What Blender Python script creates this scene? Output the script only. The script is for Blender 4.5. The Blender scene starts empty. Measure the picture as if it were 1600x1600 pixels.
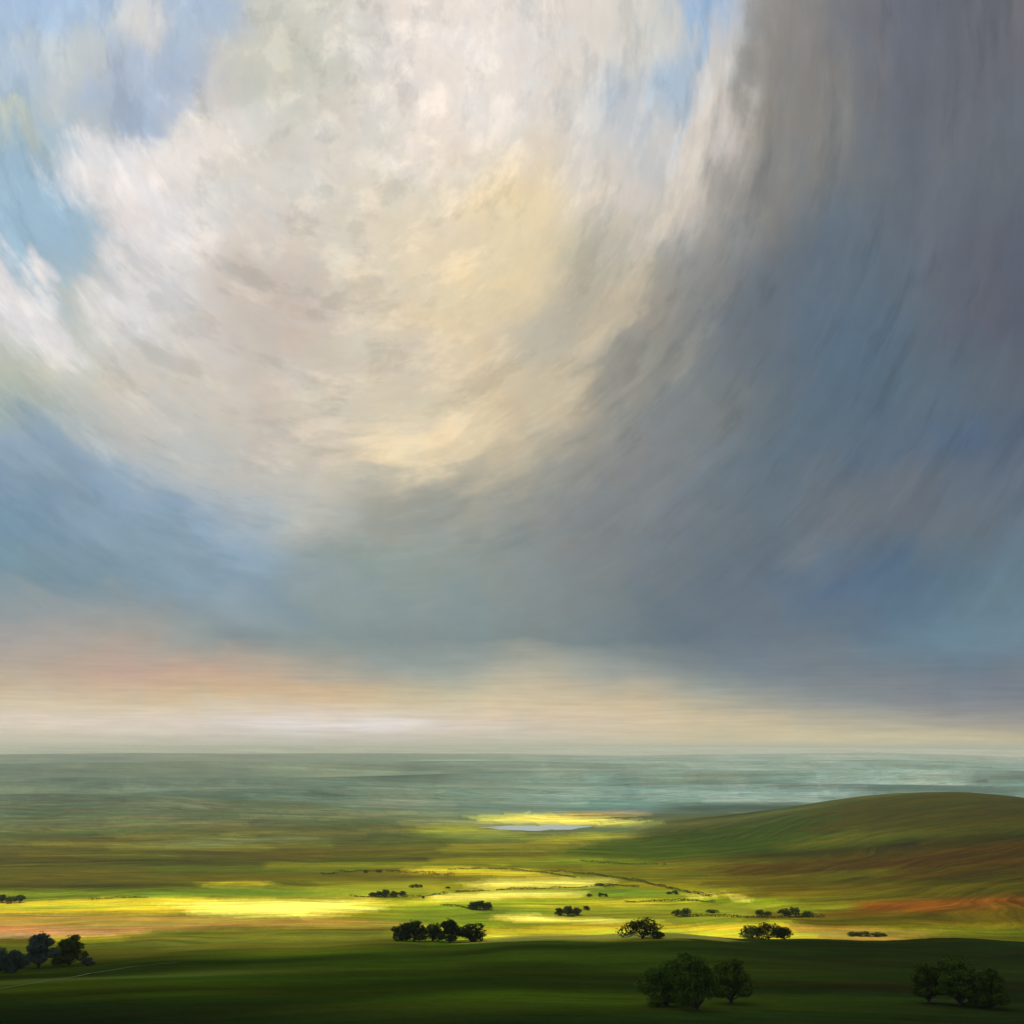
import bpy, math, random
import numpy as np
from mathutils import Vector

random.seed(7)
RNG = np.random.RandomState(11)
SC = bpy.context.scene
COL = SC.collection
R = math.radians

# ------------------------------------------------------------------ camera
F = 1715.0                       # focal length in pixels of the 1600 px frame
CAM_Z = 150.0
PITCH = math.atan((1168 - 800) / F)
cam_d = bpy.data.cameras.new("camera")
cam_d.sensor_width = 36.0
cam_d.lens = 36.0 * F / 1600.0
cam_d.clip_start = 1.0
cam_d.clip_end = 300000.0
cam = bpy.data.objects.new("camera", cam_d)
COL.objects.link(cam)
cam.location = (0, 0, CAM_Z)
cam.rotation_euler = (math.pi / 2 + PITCH, 0, 0)
SC.camera = cam
CP, SP = math.cos(PITCH), math.sin(PITCH)


def ray(px, py):
    a, b = (px - 800.0) / F, (800.0 - py) / F
    return Vector((a, CP - b * SP, SP + b * CP))


def project(az, el):
    """direction (radians) -> pixel of the reference frame"""
    x, y, z = math.sin(az) * math.cos(el), math.cos(az) * math.cos(el), math.sin(el)
    f = y * CP + z * SP
    u = -y * SP + z * CP
    return 800 + F * x / f, 800 - F * u / f


# ------------------------------------------------------------------ exposure and light
SC.view_settings.view_transform = 'Standard'
SC.view_settings.look = 'None'
SC.view_settings.exposure = 0.0
SC.view_settings.gamma = 1.0
SC.cycles.use_denoising = True
SC.cycles.max_bounces = 6
SC.cycles.volume_bounces = 0
SC.cycles.transparent_max_bounces = 12
SUN_AZ, SUN_EL = R(-32), R(52)     # azimuth from the view direction, to the left
SUN_DIR = Vector((math.sin(SUN_AZ) * math.cos(SUN_EL), math.cos(SUN_AZ) * math.cos(SUN_EL), math.sin(SUN_EL)))
sd = bpy.data.lights.new("sun", 'SUN')
sd.energy = 4.6
sd.angle = R(0.9)
sd.color = (1.0, 0.93, 0.76)
sun = bpy.data.objects.new("sun", sd)
COL.objects.link(sun)
sun.rotation_euler = SUN_DIR.to_track_quat('Z', 'Y').to_euler()


def lin(c):
    c = c / 255.0
    return c / 12.92 if c <= 0.04045 else ((c + 0.055) / 1.055) ** 2.4


# ------------------------------------------------------------------ sky (world, laid out by compass direction)
SKY_X = [0, 100, 200, 300, 400, 500, 600, 700, 800, 900, 1000, 1100, 1200, 1300, 1400, 1500, 1600]
SKY = {
0: "130,170,215 140,180,222 190,200,212 165,185,215 205,205,195 214,212,203 226,218,210 232,224,216 228,222,216 222,216,208 222,214,202 152,180,212 152,150,147 128,124,124 108,110,120 105,105,113 112,110,116",
100: "155,182,210 200,205,205 165,182,203 190,192,198 206,204,196 204,202,190 215,210,203 230,220,212 226,220,214 222,216,208 178,190,203 188,200,210 133,130,127 125,122,122 104,106,116 102,104,113 106,105,112",
200: "175,190,198 185,195,200 175,186,196 218,214,208 212,208,200 214,208,200 218,212,202 226,216,202 222,214,206 216,210,204 190,196,202 212,205,198 133,130,126 124,122,121 106,108,116 105,107,115 104,106,114",
300: "150,182,205 175,190,200 218,214,214 222,218,212 216,211,204 218,212,202 222,213,196 226,212,190 228,212,182 220,210,194 205,200,195 180,174,166 126,126,124 118,120,122 102,108,118 104,106,114 98,105,114",
400: "172,190,200 168,186,194 216,212,212 218,214,210 208,200,192 212,204,190 222,211,188 226,212,184 228,210,174 200,190,168 186,180,166 145,145,142 112,118,124 95,108,124 98,108,120 104,106,114 92,94,104",
500: "212,210,208 195,196,188 208,206,202 210,206,202 208,196,184 206,198,186 220,206,182 224,206,172 200,190,170 180,174,158 158,153,142 124,128,130 106,114,122 92,110,128 95,108,120 102,105,114 90,94,106",
600: "190,199,180 194,195,184 204,198,188 206,200,190 206,196,184 205,198,184 212,202,182 210,198,176 214,196,164 184,174,154 146,146,140 122,128,130 105,116,124 90,110,128 92,109,124 94,108,122 92,104,118",
700: "136,160,180 158,172,180 180,186,188 192,192,186 200,192,180 206,196,180 208,196,174 222,206,174 178,172,154 150,148,140 136,138,138 115,124,130 98,114,126 92,110,130 92,108,128 84,104,130 86,100,122",
800: "120,148,168 130,155,176 148,172,192 168,182,194 180,186,188 186,186,178 160,162,154 152,154,146 142,146,142 130,135,136 124,130,133 112,122,130 104,118,128 108,116,126 108,114,124 102,112,124 98,115,134",
900: "120,146,158 122,148,162 128,152,166 136,162,180 146,168,186 145,160,164 142,156,154 142,154,152 138,148,146 128,136,138 120,128,132 106,118,128 100,116,130 90,110,134 88,112,132 94,118,136 98,122,140",
1000: "168,162,158 172,164,156 166,162,154 154,160,156 138,150,150 138,152,150 134,148,148 132,146,148 128,142,142 124,136,138 112,126,132 104,118,130 108,122,134 108,122,134 104,128,144 108,136,152 112,136,148",
1050: "186,172,152 194,168,150 200,160,144 202,164,144 200,172,150 176,170,156 156,164,160 150,162,158 182,176,158 170,170,158 150,156,152 128,140,144 120,132,142 120,130,138 118,130,140 114,126,138 116,126,136",
1078: "202,186,160 204,184,158 206,182,154 208,182,150 210,180,146 208,180,146 200,182,150 190,184,160 200,188,160 194,182,158 184,176,156 154,158,150 138,146,148 130,138,142 128,134,140 124,132,142 122,130,140",
1100: "214,202,176 214,200,172 214,198,168 214,198,166 214,192,160 214,190,156 214,196,160 212,198,166 216,200,168 210,192,160 206,190,158 184,178,156 162,162,152 144,150,148 138,142,144 134,138,144 132,136,142",
1130: "222,208,190 220,206,188 220,206,190 224,210,198 230,218,210 232,222,216 228,216,206 222,204,186 218,202,182 214,198,176 212,196,168 210,194,160 198,185,155 182,173,152 174,169,152 160,157,148 152,150,146",
1158: "206,198,178 206,198,178 206,198,180 206,198,182 206,198,182 204,196,182 204,196,182 204,196,180 206,198,178 208,198,174 210,198,168 212,198,164 212,198,160 214,200,160 212,198,158 210,196,156 206,192,152",
}
SKY_Y = sorted(SKY)
TAB = np.array([[[float(v) for v in c.split(',')] for c in SKY[y].split()] for y in SKY_Y])


for _j, _y in enumerate(SKY_Y):
    for _i in range(13, 17):
        if _y <= 600:
            TAB[_j, _i] += (-1, 2, 3) if _y < 550 else (3, 1, -2)
        elif _y <= 900:
            TAB[_j, _i] += (3, 2, -2)
for _j, _y in enumerate(SKY_Y):
    if 1040 < _y < 1060:
        TAB[_j, 1:5] = TAB[_j, 1:5] * .6 + np.array((184, 174, 158)) * .4


def sky_lookup(px, py):
    px = min(max(px, 0), 1600); py = min(max(py, 0), SKY_Y[-1])
    i = min(int(px // 100), 15); fx = px / 100 - i
    j = 0
    while j < len(SKY_Y) - 2 and py > SKY_Y[j + 1]:
        j += 1
    fy = (py - SKY_Y[j]) / (SKY_Y[j + 1] - SKY_Y[j])
    c = (TAB[j, i] * (1 - fx) + TAB[j, i + 1] * fx) * (1 - fy) + (TAB[j + 1, i] * (1 - fx) + TAB[j + 1, i + 1] * fx) * fy
    # soft strokes on top (pixel centre, radii, tilt, colour, weight)
    for (sx, sy, rx, ry, ang, col, wgt) in STROKES:
        a = math.radians(ang)
        dx, dy = px - sx, py - sy
        u = (dx * math.cos(a) - dy * math.sin(a)) / rx
        v = (dx * math.sin(a) + dy * math.cos(a)) / ry
        m = wgt * math.exp(-(u * u + v * v) * 1.2)
        c = c * (1 - m) + np.array(col, float) * m
    return c


# angle: counter-clockwise tilt of the long axis
STROKES = [
    (190, 70, 70, 30, 40, (214, 212, 208), .5),
    (240, 140, 60, 60, 0, (166, 184, 206), .6),
    (60, 340, 60, 95, 0, (156, 184, 202), .7),
    (250, 300, 70, 120, 0, (226, 220, 218), .6),
    (440, 110, 55, 80, 0, (202, 201, 190), .8),
    (700, 80, 60, 90, 0, (234, 224, 216), .6),
    (1035, 110, 55, 60, 20, (172, 188, 206), .75),
    (1120, 20, 20, 60, -20, (146, 182, 222), .7),
    (1120, 170, 35, 130, -18, (220, 212, 206), .75),
    (1180, 170, 22, 110, -8, (146, 144, 134), .55),
    (830, 340, 60, 70, 0, (234, 216, 176), .6),
    (780, 420, 50, 90, -25, (232, 212, 170), .6),
    (880, 400, 30, 50, -35, (188, 182, 156), .6),
    (400, 440, 60, 70, 0, (206, 192, 180), .5),
    (440, 500, 60, 60, 0, (204, 186, 172), .5),
    (670, 700, 90, 35, 20, (228, 210, 178), .75),
    (600, 740, 40, 40, 0, (200, 192, 172), .5),
    (860, 620, 40, 90, -35, (216, 198, 164), .6),
    (40, 700, 120, 40, -25, (136, 162, 186), .5),
    (150, 790, 180, 30, -25, (124, 150, 172), .6),
    (370, 880, 110, 28, -15, (140, 162, 178), .7),
    (510, 860, 60, 16, -5, (128, 144, 142), .45),
    (600, 890, 70, 30, -10, (152, 166, 162), .5),
    (330, 975, 80, 12, -20, (116, 132, 142), .7),
    (1340, 560, 70, 60, 0, (82, 108, 132), .4),
    (1560, 480, 60, 70, 30, (92, 98, 112), .6),
    (1400, 790, 90, 35, 10, (108, 116, 126), .5),
    (1380, 920, 110, 50, 0, (86, 108, 136), .6),
    (1540, 1000, 90, 25, 8, (112, 134, 148), .5),
    (1280, 870, 40, 30, -20, (128, 136, 142), .5),
    (1050, 980, 60, 25, -25, (100, 118, 132), .6),
    (1130, 990, 50, 12, -35, (130, 140, 142), .5),
    (850, 1020, 60, 12, -5, (180, 176, 158), .6),
    (560, 1134, 170, 8, 0, (236, 228, 224), .8),
    (120, 1128, 140, 9, -1, (228, 214, 200), .7),
    (1000, 1110, 260, 9, -3, (224, 204, 166), .5),
]

world = bpy.data.worlds.new("World")
SC.world = world
world.use_nodes = True
WN, WL = world.node_tree.nodes, world.node_tree.links
WN.clear()


class G:
    """tiny helper to write node maths"""
    def __init__(s, nodes, links):
        s.n, s.l = nodes, links

    def put(s, sock, v):
        if isinstance(v, bpy.types.NodeSocket):
            s.l.new(v, sock)
        else:
            sock.default_value = v

    def m(s, op, a, b=0.0, c=0.0, clamp=False):
        n = s.n.new('ShaderNodeMath'); n.operation = op; n.use_clamp = clamp
        s.put(n.inputs[0], a); s.put(n.inputs[1], b)
        if op in ('MULTIPLY_ADD', 'SMOOTH_MIN', 'SMOOTH_MAX'):
            s.put(n.inputs[2], c)
        return n.outputs[0]

    def vec(s, x, y, z=0.0):
        n = s.n.new('ShaderNodeCombineXYZ')
        s.put(n.inputs[0], x); s.put(n.inputs[1], y); s.put(n.inputs[2], z)
        return n.outputs[0]

    def noise(s, v, scale, detail=3.0, rough=0.5, dist=0.0):
        n = s.n.new('ShaderNodeTexNoise')
        s.put(n.inputs['Vector'], v); n.inputs['Scale'].default_value = scale
        n.inputs['Detail'].default_value = detail; n.inputs['Roughness'].default_value = rough
        n.inputs['Distortion'].default_value = dist
        return n.outputs['Fac']

    def rng(s, v, a, b, c=0.0, d=1.0, smooth=False):
        n = s.n.new('ShaderNodeMapRange')
        if smooth:
            n.interpolation_type = 'SMOOTHSTEP'
        s.put(n.inputs['Value'], v)
        for k, q in zip(('From Min', 'From Max', 'To Min', 'To Max'), (a, b, c, d)):
            n.inputs[k].default_value = q
        return n.outputs['Result']

    def mix(s, f, a, b, mode='MIX'):
        n = s.n.new('ShaderNodeMix'); n.data_type = 'RGBA'; n.blend_type = mode
        s.put(n.inputs[0], f); s.put(n.inputs[6], a); s.put(n.inputs[7], b)
        return n.outputs[2]


g = G(WN, WL)
tc = WN.new('ShaderNodeTexCoord')
sep = WN.new('ShaderNodeSeparateXYZ')
WL.new(tc.outputs['Generated'], sep.inputs[0])
DX, DY, DZ = sep.outputs
deg = 180 / math.pi
az = g.m('MULTIPLY', g.m('ARCTAN2', DX, DY), deg)
el = g.m('MULTIPLY', g.m('ARCSINE', DZ), deg)
P = g.vec(az, el)
# drifting of the cloud edges: broad, medium and fine, weaker close to the horizon
up = g.rng(el, 1.5, 9.0, 0.0, 1.0, True)
cs, sn = math.cos(R(55)), math.sin(R(55))
# wind-drawn coordinates: stretched along a diagonal
us = g.m('ADD', g.m('MULTIPLY', az, cs), g.m('MULTIPLY', el, sn))
vs = g.m('SUBTRACT', g.m('MULTIPLY', el, cs), g.m('MULTIPLY', az, sn))
CAZ, CEL = -9.5, 36.0           # centre of the bowl of cloud
rx_ = g.m('SUBTRACT', az, CAZ); ry_ = g.m('SUBTRACT', el, CEL)
RR = g.m('SQRT', g.m('ADD', g.m('MULTIPLY', rx_, rx_), g.m('MULTIPLY', ry_, ry_)))
RI = g.m('SQRT', g.m('ADD', g.m('MULTIPLY', RR, RR), 60.0))
PD = g.vec(g.m('MULTIPLY', g.m('DIVIDE', rx_, RI), 6.5), g.m('MULTIPLY', g.m('DIVIDE', ry_, RI), 6.5), RI)
PD2 = g.vec(g.m('ADD', g.m('MULTIPLY', g.m('DIVIDE', rx_, RI), 6.5), 31.0), g.m('MULTIPLY', g.m('DIVIDE', ry_, RI), 6.5), RI)
n1 = g.noise(P, 0.22, 4, .55); n2 = g.noise(g.vec(az, el, 7.3), 0.22, 4, .55)
lo_s = g.rng(el, 3.0, 9.0, 1.0, 0.0, True)
HV = g.vec(g.m('MULTIPLY', az, .30), el, 2.0)


def blend(a, b):
    return g.m('ADD', g.m('MULTIPLY', a, g.m('SUBTRACT', 1.0, lo_s)), g.m('MULTIPLY', b, lo_s))


n3 = blend(g.noise(PD, 0.6, 5, .58, .4), g.noise(HV, .8, 5, .58, .3))
n4 = blend(g.noise(PD2, 0.6, 5, .58, .4), g.noise(g.vec(g.m('MULTIPLY', az, .30), el, 9.0), .8, 5, .58, .3))
h1 = g.noise(g.vec(g.m('MULTIPLY', az, 0.10), el, 1.0), 1.6, 4, .6)


def cen(n, amp):
    return g.m('MULTIPLY', g.m('SUBTRACT', n, 0.5), amp)


waz = g.m('ADD', az, g.m('MULTIPLY', up, g.m('ADD', cen(n1, 3.6), cen(n3, 4.0))))
wel = g.m('ADD', el, g.m('ADD', g.m('MULTIPLY', up, g.m('ADD', cen(n2, 3.0), cen(n4, 3.4))),
                         g.m('MULTIPLY', g.m('SUBTRACT', 1.15, up), cen(h1, 1.0))))
AZ0, AZ1 = -28.5, 28.5
t = g.rng(waz, AZ0, AZ1)
ELS = [0.0, 0.35, 0.7, 1.1, 1.5, 1.9, 2.4, 3.0, 3.7, 4.5, 5.5, 6.6, 8, 9.5, 11, 12.7, 14.4, 16.2, 18, 20, 22, 24, 26, 28, 30, 32, 34, 36, 38]
prev = None
for j, e in enumerate(ELS):
    rp = WN.new('ShaderNodeValToRGB')
    cr = rp.color_ramp
    cr.interpolation = 'LINEAR' if e < 3 else 'CARDINAL'
    NS = 32
    while len(cr.elements) < NS:
        cr.elements.new(0.5)
    for k in range(NS):
        p = k / (NS - 1)
        cr.elements[k].position = p
    for k in range(NS):
        p = k / (NS - 1)
        px, py = project(R(AZ0 + (AZ1 - AZ0) * p), R(e))
        c = sky_lookup(px, py)
        # alpha = how much cloud lies before the clear sky
        blue = max(0.0, min(1.0, (c[2] - c[0] - 22) / 50.0)) if c[2] > 178 else 0.0
        cr.elements[k].color = (lin(c[0]), lin(c[1]), lin(c[2]), 1.0 - 0.15 * blue)
    WL.new(t, rp.inputs[0])
    if prev is None:
        prev, pa = rp.outputs['Color'], rp.outputs['Alpha']
    else:
        f = g.rng(wel, ELS[j - 1], e)
        prev = g.mix(f, prev, rp.outputs['Color'])
        pa = g.m('ADD', g.m('MULTIPLY', pa, g.m('SUBTRACT', 1.0, f)), g.m('MULTIPLY', rp.outputs['Alpha'], f))
cloud = prev

# crisper cloud edges: patches whose border is torn by noise
fine = blend(g.noise(PD, 1.1, 8, .66, .5), g.noise(HV, 1.6, 8, .62, .2))
fine2 = g.noise(g.vec(az, el, 11.0), 0.8, 7, .62, .2)
PATCH = [  # px, py, rx, ry, tilt, colour, weight, edge softness
    (20, 50, 90, 60, 0, (156, 183, 207), .8, .5),
    (290, 40, 70, 50, 0, (172, 190, 209), .8, .4),
    (215, 25, 26, 44, -25, (226, 220, 211), .75, .9),
    (105, 95, 80, 36, 20, (206, 208, 204), .6, .8),
    (215, 150, 70, 62, 0, (170, 186, 208), .75, .35),
    (40, 215, 55, 22, -30, (212, 212, 190), .7, .5),
    (60, 330, 75, 105, 5, (152, 183, 204), .8, .35),
    (30, 450, 90, 26, -42, (228, 222, 222), .9, .6),
    (200, 265, 90, 40, 12, (236, 230, 228), .8, .5),
    (350, 210, 110, 26, 28, (236, 230, 224), .6, .6),
    (420, 120, 60, 80, 0, (196, 196, 184), .55, .6),
    (700, 130, 90, 130, -10, (240, 231, 224), .55, .7),
    (230, 400, 60, 110, -10, (230, 226, 226), .5, .6),
    (420, 480, 80, 70, 0, (198, 186, 174), .5, .6),
    (640, 560, 50, 50, 0, (202, 192, 176), .4, .6),
    (1050, 130, 50, 62, 25, (170, 190, 210), .7, .35),
    (1112, 30, 17, 60, -22, (156, 184, 214), .8, .4),
    (1010, 50, 55, 50, -20, (222, 216, 202), .6, .7),
    (800, 380, 70, 120, -20, (232, 214, 178), .4, .7),
    (700, 690, 110, 40, 18, (226, 208, 174), .7, .4),
    (910, 480, 110, 60, 40, (184, 178, 162), .5, .5),
    (690, 790, 130, 40, 22, (152, 154, 146), .6, .35),
    (600, 880, 120, 26, -8, (136, 150, 146), .5, .4),
    (1235, 130, 62, 160, -5, (138, 136, 132), .5, .7),
    (1290, 430, 150, 90, 40, (100, 112, 124), .5, .6),
    (1120, 140, 26, 150, -14, (208, 203, 197), .7, .9),
    (1045, 330, 26, 120, -32, (206, 196, 182), .7, .6),
    (930, 540, 30, 130, -38, (196, 184, 160), .6, .6),
    (800, 690, 120, 24, 38, (196, 184, 160), .5, .6),
    (1000, 620, 30, 150, -40, (150, 150, 142), .5, .6),
    (150, 740, 220, 26, -32, (128, 154, 176), .5, .6),
    (250, 850, 240, 18, -25, (120, 144, 160), .5, .6),
    (1560, 430, 120, 60, 45, (94, 99, 112), .5, .6),
    (1400, 600, 130, 50, 20, (88, 108, 126), .35, .7),
    (1420, 780, 120, 40, 10, (108, 116, 126), .3, .8),
]
for q, (px, py, rx, ry, ang, col, wgt, soft) in enumerate(PATCH):
    d = ray(px, py).normalized()
    a0 = math.atan2(d.x, d.y) * deg; e0 = math.asin(d.z) * deg
    ppd = F / deg * 1.02
    ca, sa = math.cos(R(ang)), math.sin(R(ang))
    ux = g.m('SUBTRACT', waz, a0); vy = g.m('SUBTRACT', wel, e0)
    kk = math.cos(R(e0))
    ux = g.m('MULTIPLY', ux, kk)
    u = g.m('MULTIPLY', g.m('ADD', g.m('MULTIPLY', ux, ca), g.m('MULTIPLY', vy, sa)), ppd / rx)
    v = g.m('MULTIPLY', g.m('SUBTRACT', g.m('MULTIPLY', vy, ca), g.m('MULTIPLY', ux, sa)), ppd / ry)
    r2 = g.m('ADD', g.m('MULTIPLY', u, u), g.m('MULTIPLY', v, v))
    s_ = g.m('SUBTRACT', g.m('ADD', 1.0, cen(fine, 3.0)), r2)
    mk = g.m('MULTIPLY', g.rng(s_, -soft * 2.2, soft * 2.2, 0, 1, True), wgt)
    cloud = g.mix(mk, cloud, (lin(col[0]), lin(col[1]), lin(col[2]), 1))

# body of the clouds: drawn-out light and dark
cen_b = g.m('ADD', g.m('ADD', cen(n3, .50), cen(fine2, .30)), cen(fine, .55))
body = g.m('ADD', 1.0, g.m('MULTIPLY', cen_b, g.rng(el, 0.5, 8, 0.2, 0.42)))
cloud = g.mix(1.0, cloud, g.vec(body, body, body), 'MULTIPLY')
tint = g.noise(g.vec(az, el, 21.0), 0.33, 4, .6)
cloud = g.mix(g.rng(tint, .42, .62, 0, 1), g.mix(1.0, cloud, (1.02, .998, .975, 1), 'MULTIPLY'),
              g.mix(1.0, cloud, (.98, 1.002, 1.018, 1), 'MULTIPLY'))
# torn highlights and folds in the body of the cloud
lum = WN.new('ShaderNodeRGBToBW'); WL.new(cloud, lum.inputs[0])
hi = g.noise(PD, 0.62, 7, .62, .15)
lo = g.noise(PD2, 0.55, 7, .62, .15)
hw = g.m('MULTIPLY', g.rng(lum.outputs[0], .12, .55, .35, 1.0), g.rng(el, 6, 14, 0, 1))
cloud = g.mix(g.m('MULTIPLY', g.rng(hi, .50, .64, 0, 1, True), hw), cloud, g.mix(1.0, cloud, (1.15, 1.13, 1.10, 1), 'MULTIPLY'))
lw = g.m('MULTIPLY', g.rng(lo, .51, .62, 0, 1, True), g.rng(el, 6, 14, 0, 1))
cloud = g.mix(lw, cloud, g.mix(1.0, cloud, (.87, .88, .885, 1), 'MULTIPLY'))
# level streaks low over the horizon
lv = g.noise(g.vec(g.m('MULTIPLY', az, 0.05), el, 5.0), 5.0, 5, .65)
lvm = g.m('ADD', 1.0, g.m('MULTIPLY', cen(lv, .55), g.rng(el, 1.0, 6.0, 1.0, 0.0)))
cloud = g.mix(1.0, cloud, g.vec(lvm, lvm, lvm), 'MULTIPLY')

nish = WN.new('ShaderNodeTexSky')
nish.sky_type = 'NISHITA'
nish.sun_disc = False
nish.sun_elevation = SUN_EL
nish.sun_rotation = SUN_AZ
nish.dust_density = 1.5
nsk = g.mix(1.0, nish.outputs[0], (.11, .11, .11, 1), 'MULTIPLY')
# behind the camera and overhead: broken cloud before the clear sky
back = g.rng(g.noise(tc.outputs['Generated'], 2.2, 6, .6), .40, .60, .25, 1.0, True)
backsky = g.mix(back, nsk, (.26, .28, .31, 1))
front = g.m('MULTIPLY', g.rng(DY, -0.1, 0.5, 0, 1, True), g.rng(el, 40, 55, 1, 0, True))
skyc = g.mix(pa, nsk, cloud)
fin = g.mix(front, backsky, skyc)
bg = WN.new('ShaderNodeBackground')
WL.new(fin, bg.inputs[0]); bg.inputs[1].default_value = 1.0
wo = WN.new('ShaderNodeOutputWorld')
WL.new(bg.outputs[0], wo.inputs[0])
world.cycles.sampling_method = 'MANUAL'
world.cycles.sample_map_resolution = 256


# ------------------------------------------------------------------ object helpers
def tag(o, label=None, cat=None, group=None, kind=None):
    if label: o["label"] = label
    if cat: o["category"] = cat
    if group: o["group"] = group
    if kind: o["kind"] = kind
    return o


def mesh_np(name, V, Fc, mat=None, smooth=True):
    V = np.asarray(V, np.float32); Fc = np.asarray(Fc, np.int32)
    me = bpy.data.meshes.new(name)
    n = Fc.shape[1]
    me.vertices.add(len(V)); me.vertices.foreach_set('co', V.ravel())
    me.loops.add(Fc.size); me.loops.foreach_set('vertex_index', Fc.ravel())
    me.polygons.add(len(Fc))
    me.polygons.foreach_set('loop_start', np.arange(0, Fc.size, n, dtype=np.int32))
    me.polygons.foreach_set('loop_total', np.full(len(Fc), n, np.int32))
    me.polygons.foreach_set('use_smooth', np.full(len(Fc), smooth))
    me.update(calc_edges=True)
    if mat: me.materials.append(mat)
    return me


def link(name, me, parent=None):
    o = bpy.data.objects.new(name, me)
    COL.objects.link(o)
    if parent: o.parent = parent
    return o


def newmat(name):
    m = bpy.data.materials.new(name)
    m.use_nodes = True
    nt = m.node_tree
    nt.nodes.clear()
    return m, G(nt.nodes, nt.links), nt


# ------------------------------------------------------------------ value noise in numpy
def hsh(i, j, s):
    n = (i * 374761393 + j * 668265263 + s * 1442695041) & 0x7fffffff
    n = ((n ^ (n >> 13)) * 1274126177) & 0x7fffffff
    n = (n ^ (n >> 16)) & 0xffffff
    return n / float(0xffffff)


def vnoise(x, y, s=0):
    x = np.asarray(x, float); y = np.asarray(y, float)
    xi = np.floor(x).astype(np.int64); yi = np.floor(y).astype(np.int64)
    fx = x - xi; fy = y - yi
    fx = fx * fx * (3 - 2 * fx); fy = fy * fy * (3 - 2 * fy)
    a = hsh(xi, yi, s); b = hsh(xi + 1, yi, s); c = hsh(xi, yi + 1, s); d = hsh(xi + 1, yi + 1, s)
    return (a * (1 - fx) + b * fx) * (1 - fy) + (c * (1 - fx) + d * fx) * fy - 0.5


def fbm(x, y, s=0, o=4):
    r = 0; a = 1.0
    for k in range(o):
        r = r + a * vnoise(x * 2 ** k, y * 2 ** k, s + k); a *= 0.5
    return r


def sstep(x, a, b):
    t_ = np.clip((x - a) / (b - a), 0, 1)
    return t_ * t_ * (3 - 2 * t_)


# ------------------------------------------------------------------ terrain height
def crest_y(x):
    return 735 + 22 * vnoise(x / 210.0, 0.3, 3) * 2


FAR_HILLS = [(-1000, 2700, 26, 420, 150), (-250, 3500, 30, 500, 180), (900, 3900, 26, 600, 200), (-1500, 4300, 45, 700, 260),
             (300, 5200, 40, 900, 300), (2100, 5200, 42, 800, 300), (-2600, 6500, 62, 1100, 380), (-400, 7400, 55, 1200, 420),
             (2600, 7800, 60, 1300, 420), (-4200, 10500, 95, 1800, 600), (-900, 11500, 80, 1700, 650), (3300, 11500, 84, 1800, 650),
             (-6500, 17000, 150, 2900, 1000), (-1800, 18500, 128, 3000, 1000), (3600, 19000, 112, 3000, 1100), (8200, 18500, 104, 2800, 1000),
             (-9000, 27000, 160, 4500, 1500), (500, 29000, 130, 4800, 1600)]


def height(x, y):
    x = np.asarray(x, float); y = np.asarray(y, float)
    r = np.sqrt(x * x + y * y)
    # near hillside falling away from the viewer
    yc = crest_y(x)
    rel = -4 * sstep(-x, 120, 420) * sstep(y, 250, 650) + 3.0 * fbm(x / 160, y / 160, 5, 3) + 5 * vnoise(x / 330., y / 260., 8)
    lip = np.where(y > yc, 0.20 * (y - yc) + 0.0004 * (np.clip(y - yc, 0, 400)) ** 2, 0)
    zf = 112.0 - 0.109 * y - lip + rel * sstep(yc + 20 - y, 0, 260)
    zf = zf + sstep(y, 430, 700) * (3.0 * np.exp(-((x - 100) / 75) ** 2) - 3.5 * sstep(-x, 40, 170) + 0.9 * np.sin(x / 33.0) + 0.7 * np.sin(x / 14.0 + 1))
    zf = np.where(y < 0, 112.0 - 0.02 * y, zf)
    # the plain
    zv = 1.2 * fbm(x / 240, y / 140, 21, 3) * sstep(y, 700, 1000)
    far = sstep(r, 2400, 6000)
    zv = zv + far * (26 * fbm(x / 2600, y / 1500, 31, 4) + 10 * vnoise(x / 900, y / 500, 33))
    left = sstep(-x, 0, 900) * sstep(y, 1500, 2600) * (1 - sstep(y, 4500, 7000))
    zv = zv + left * (16 * np.exp(-((y - 2300 + 0.25 * x) / 260.0) ** 2) + 22 * np.exp(-((y - 3400 - 0.2 * x) / 420.0) ** 2))
    for (hx, hy, hh, wx_, wy_) in FAR_HILLS:
        zv = zv + hh * np.exp(-0.5 * ((x - hx) / wx_) ** 2 - 0.5 * ((y - hy - 0.15 * (x - hx)) / wy_) ** 2)
    # the hill on the right
    dx = x - 770; dy = y - 2060
    sx = np.where(dx < 0, 238.0, 310.0); sy = np.where(dy < 0, 480.0, 260.0)
    hill = 69 * np.exp(-0.5 * (dx / sx) ** 2 - 0.5 * (dy / sy) ** 2)
    hill = hill + 16 * np.exp(-0.5 * ((x - 850) / 240) ** 2 - 0.5 * ((y - 1350) / 240) ** 2)
    hill = hill * (1 + 0.10 * fbm(x / 220, y / 260, 41, 3))
    zv = zv + hill
    d = (zf - zv) / 5.0
    z = zv + 5.0 * np.where(d > 20, d, np.log1p(np.exp(np.clip(d, -40, 20))))
    # level bed of the pond
    pd = ((x - 48) / 150.0) ** 2 + ((y - 2135) / 130.0) ** 2
    z = z * (1 - sstep(2.2 - pd, 0, 1.0)) + 0.0 * pd
    return z


def hz(x, y):
    return float(height(np.array([x]), np.array([y]))[0])


def at(px, py, dmax=12000):
    """where the line of sight through a spot of the photo meets the ground"""
    d = ray(px, py)
    ts = np.concatenate([np.arange(200, 3000, 2.0), np.arange(3000, dmax, 20.0)])
    X = d.x * ts; Y = d.y * ts; Z = CAM_Z + d.z * ts
    below = np.nonzero(Z < height(X, Y))[0]
    if len(below) == 0:
        k = len(ts) - 1
    else:
        k = below[0]
    return Vector((X[k], Y[k], hz(X[k], Y[k])))


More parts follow.
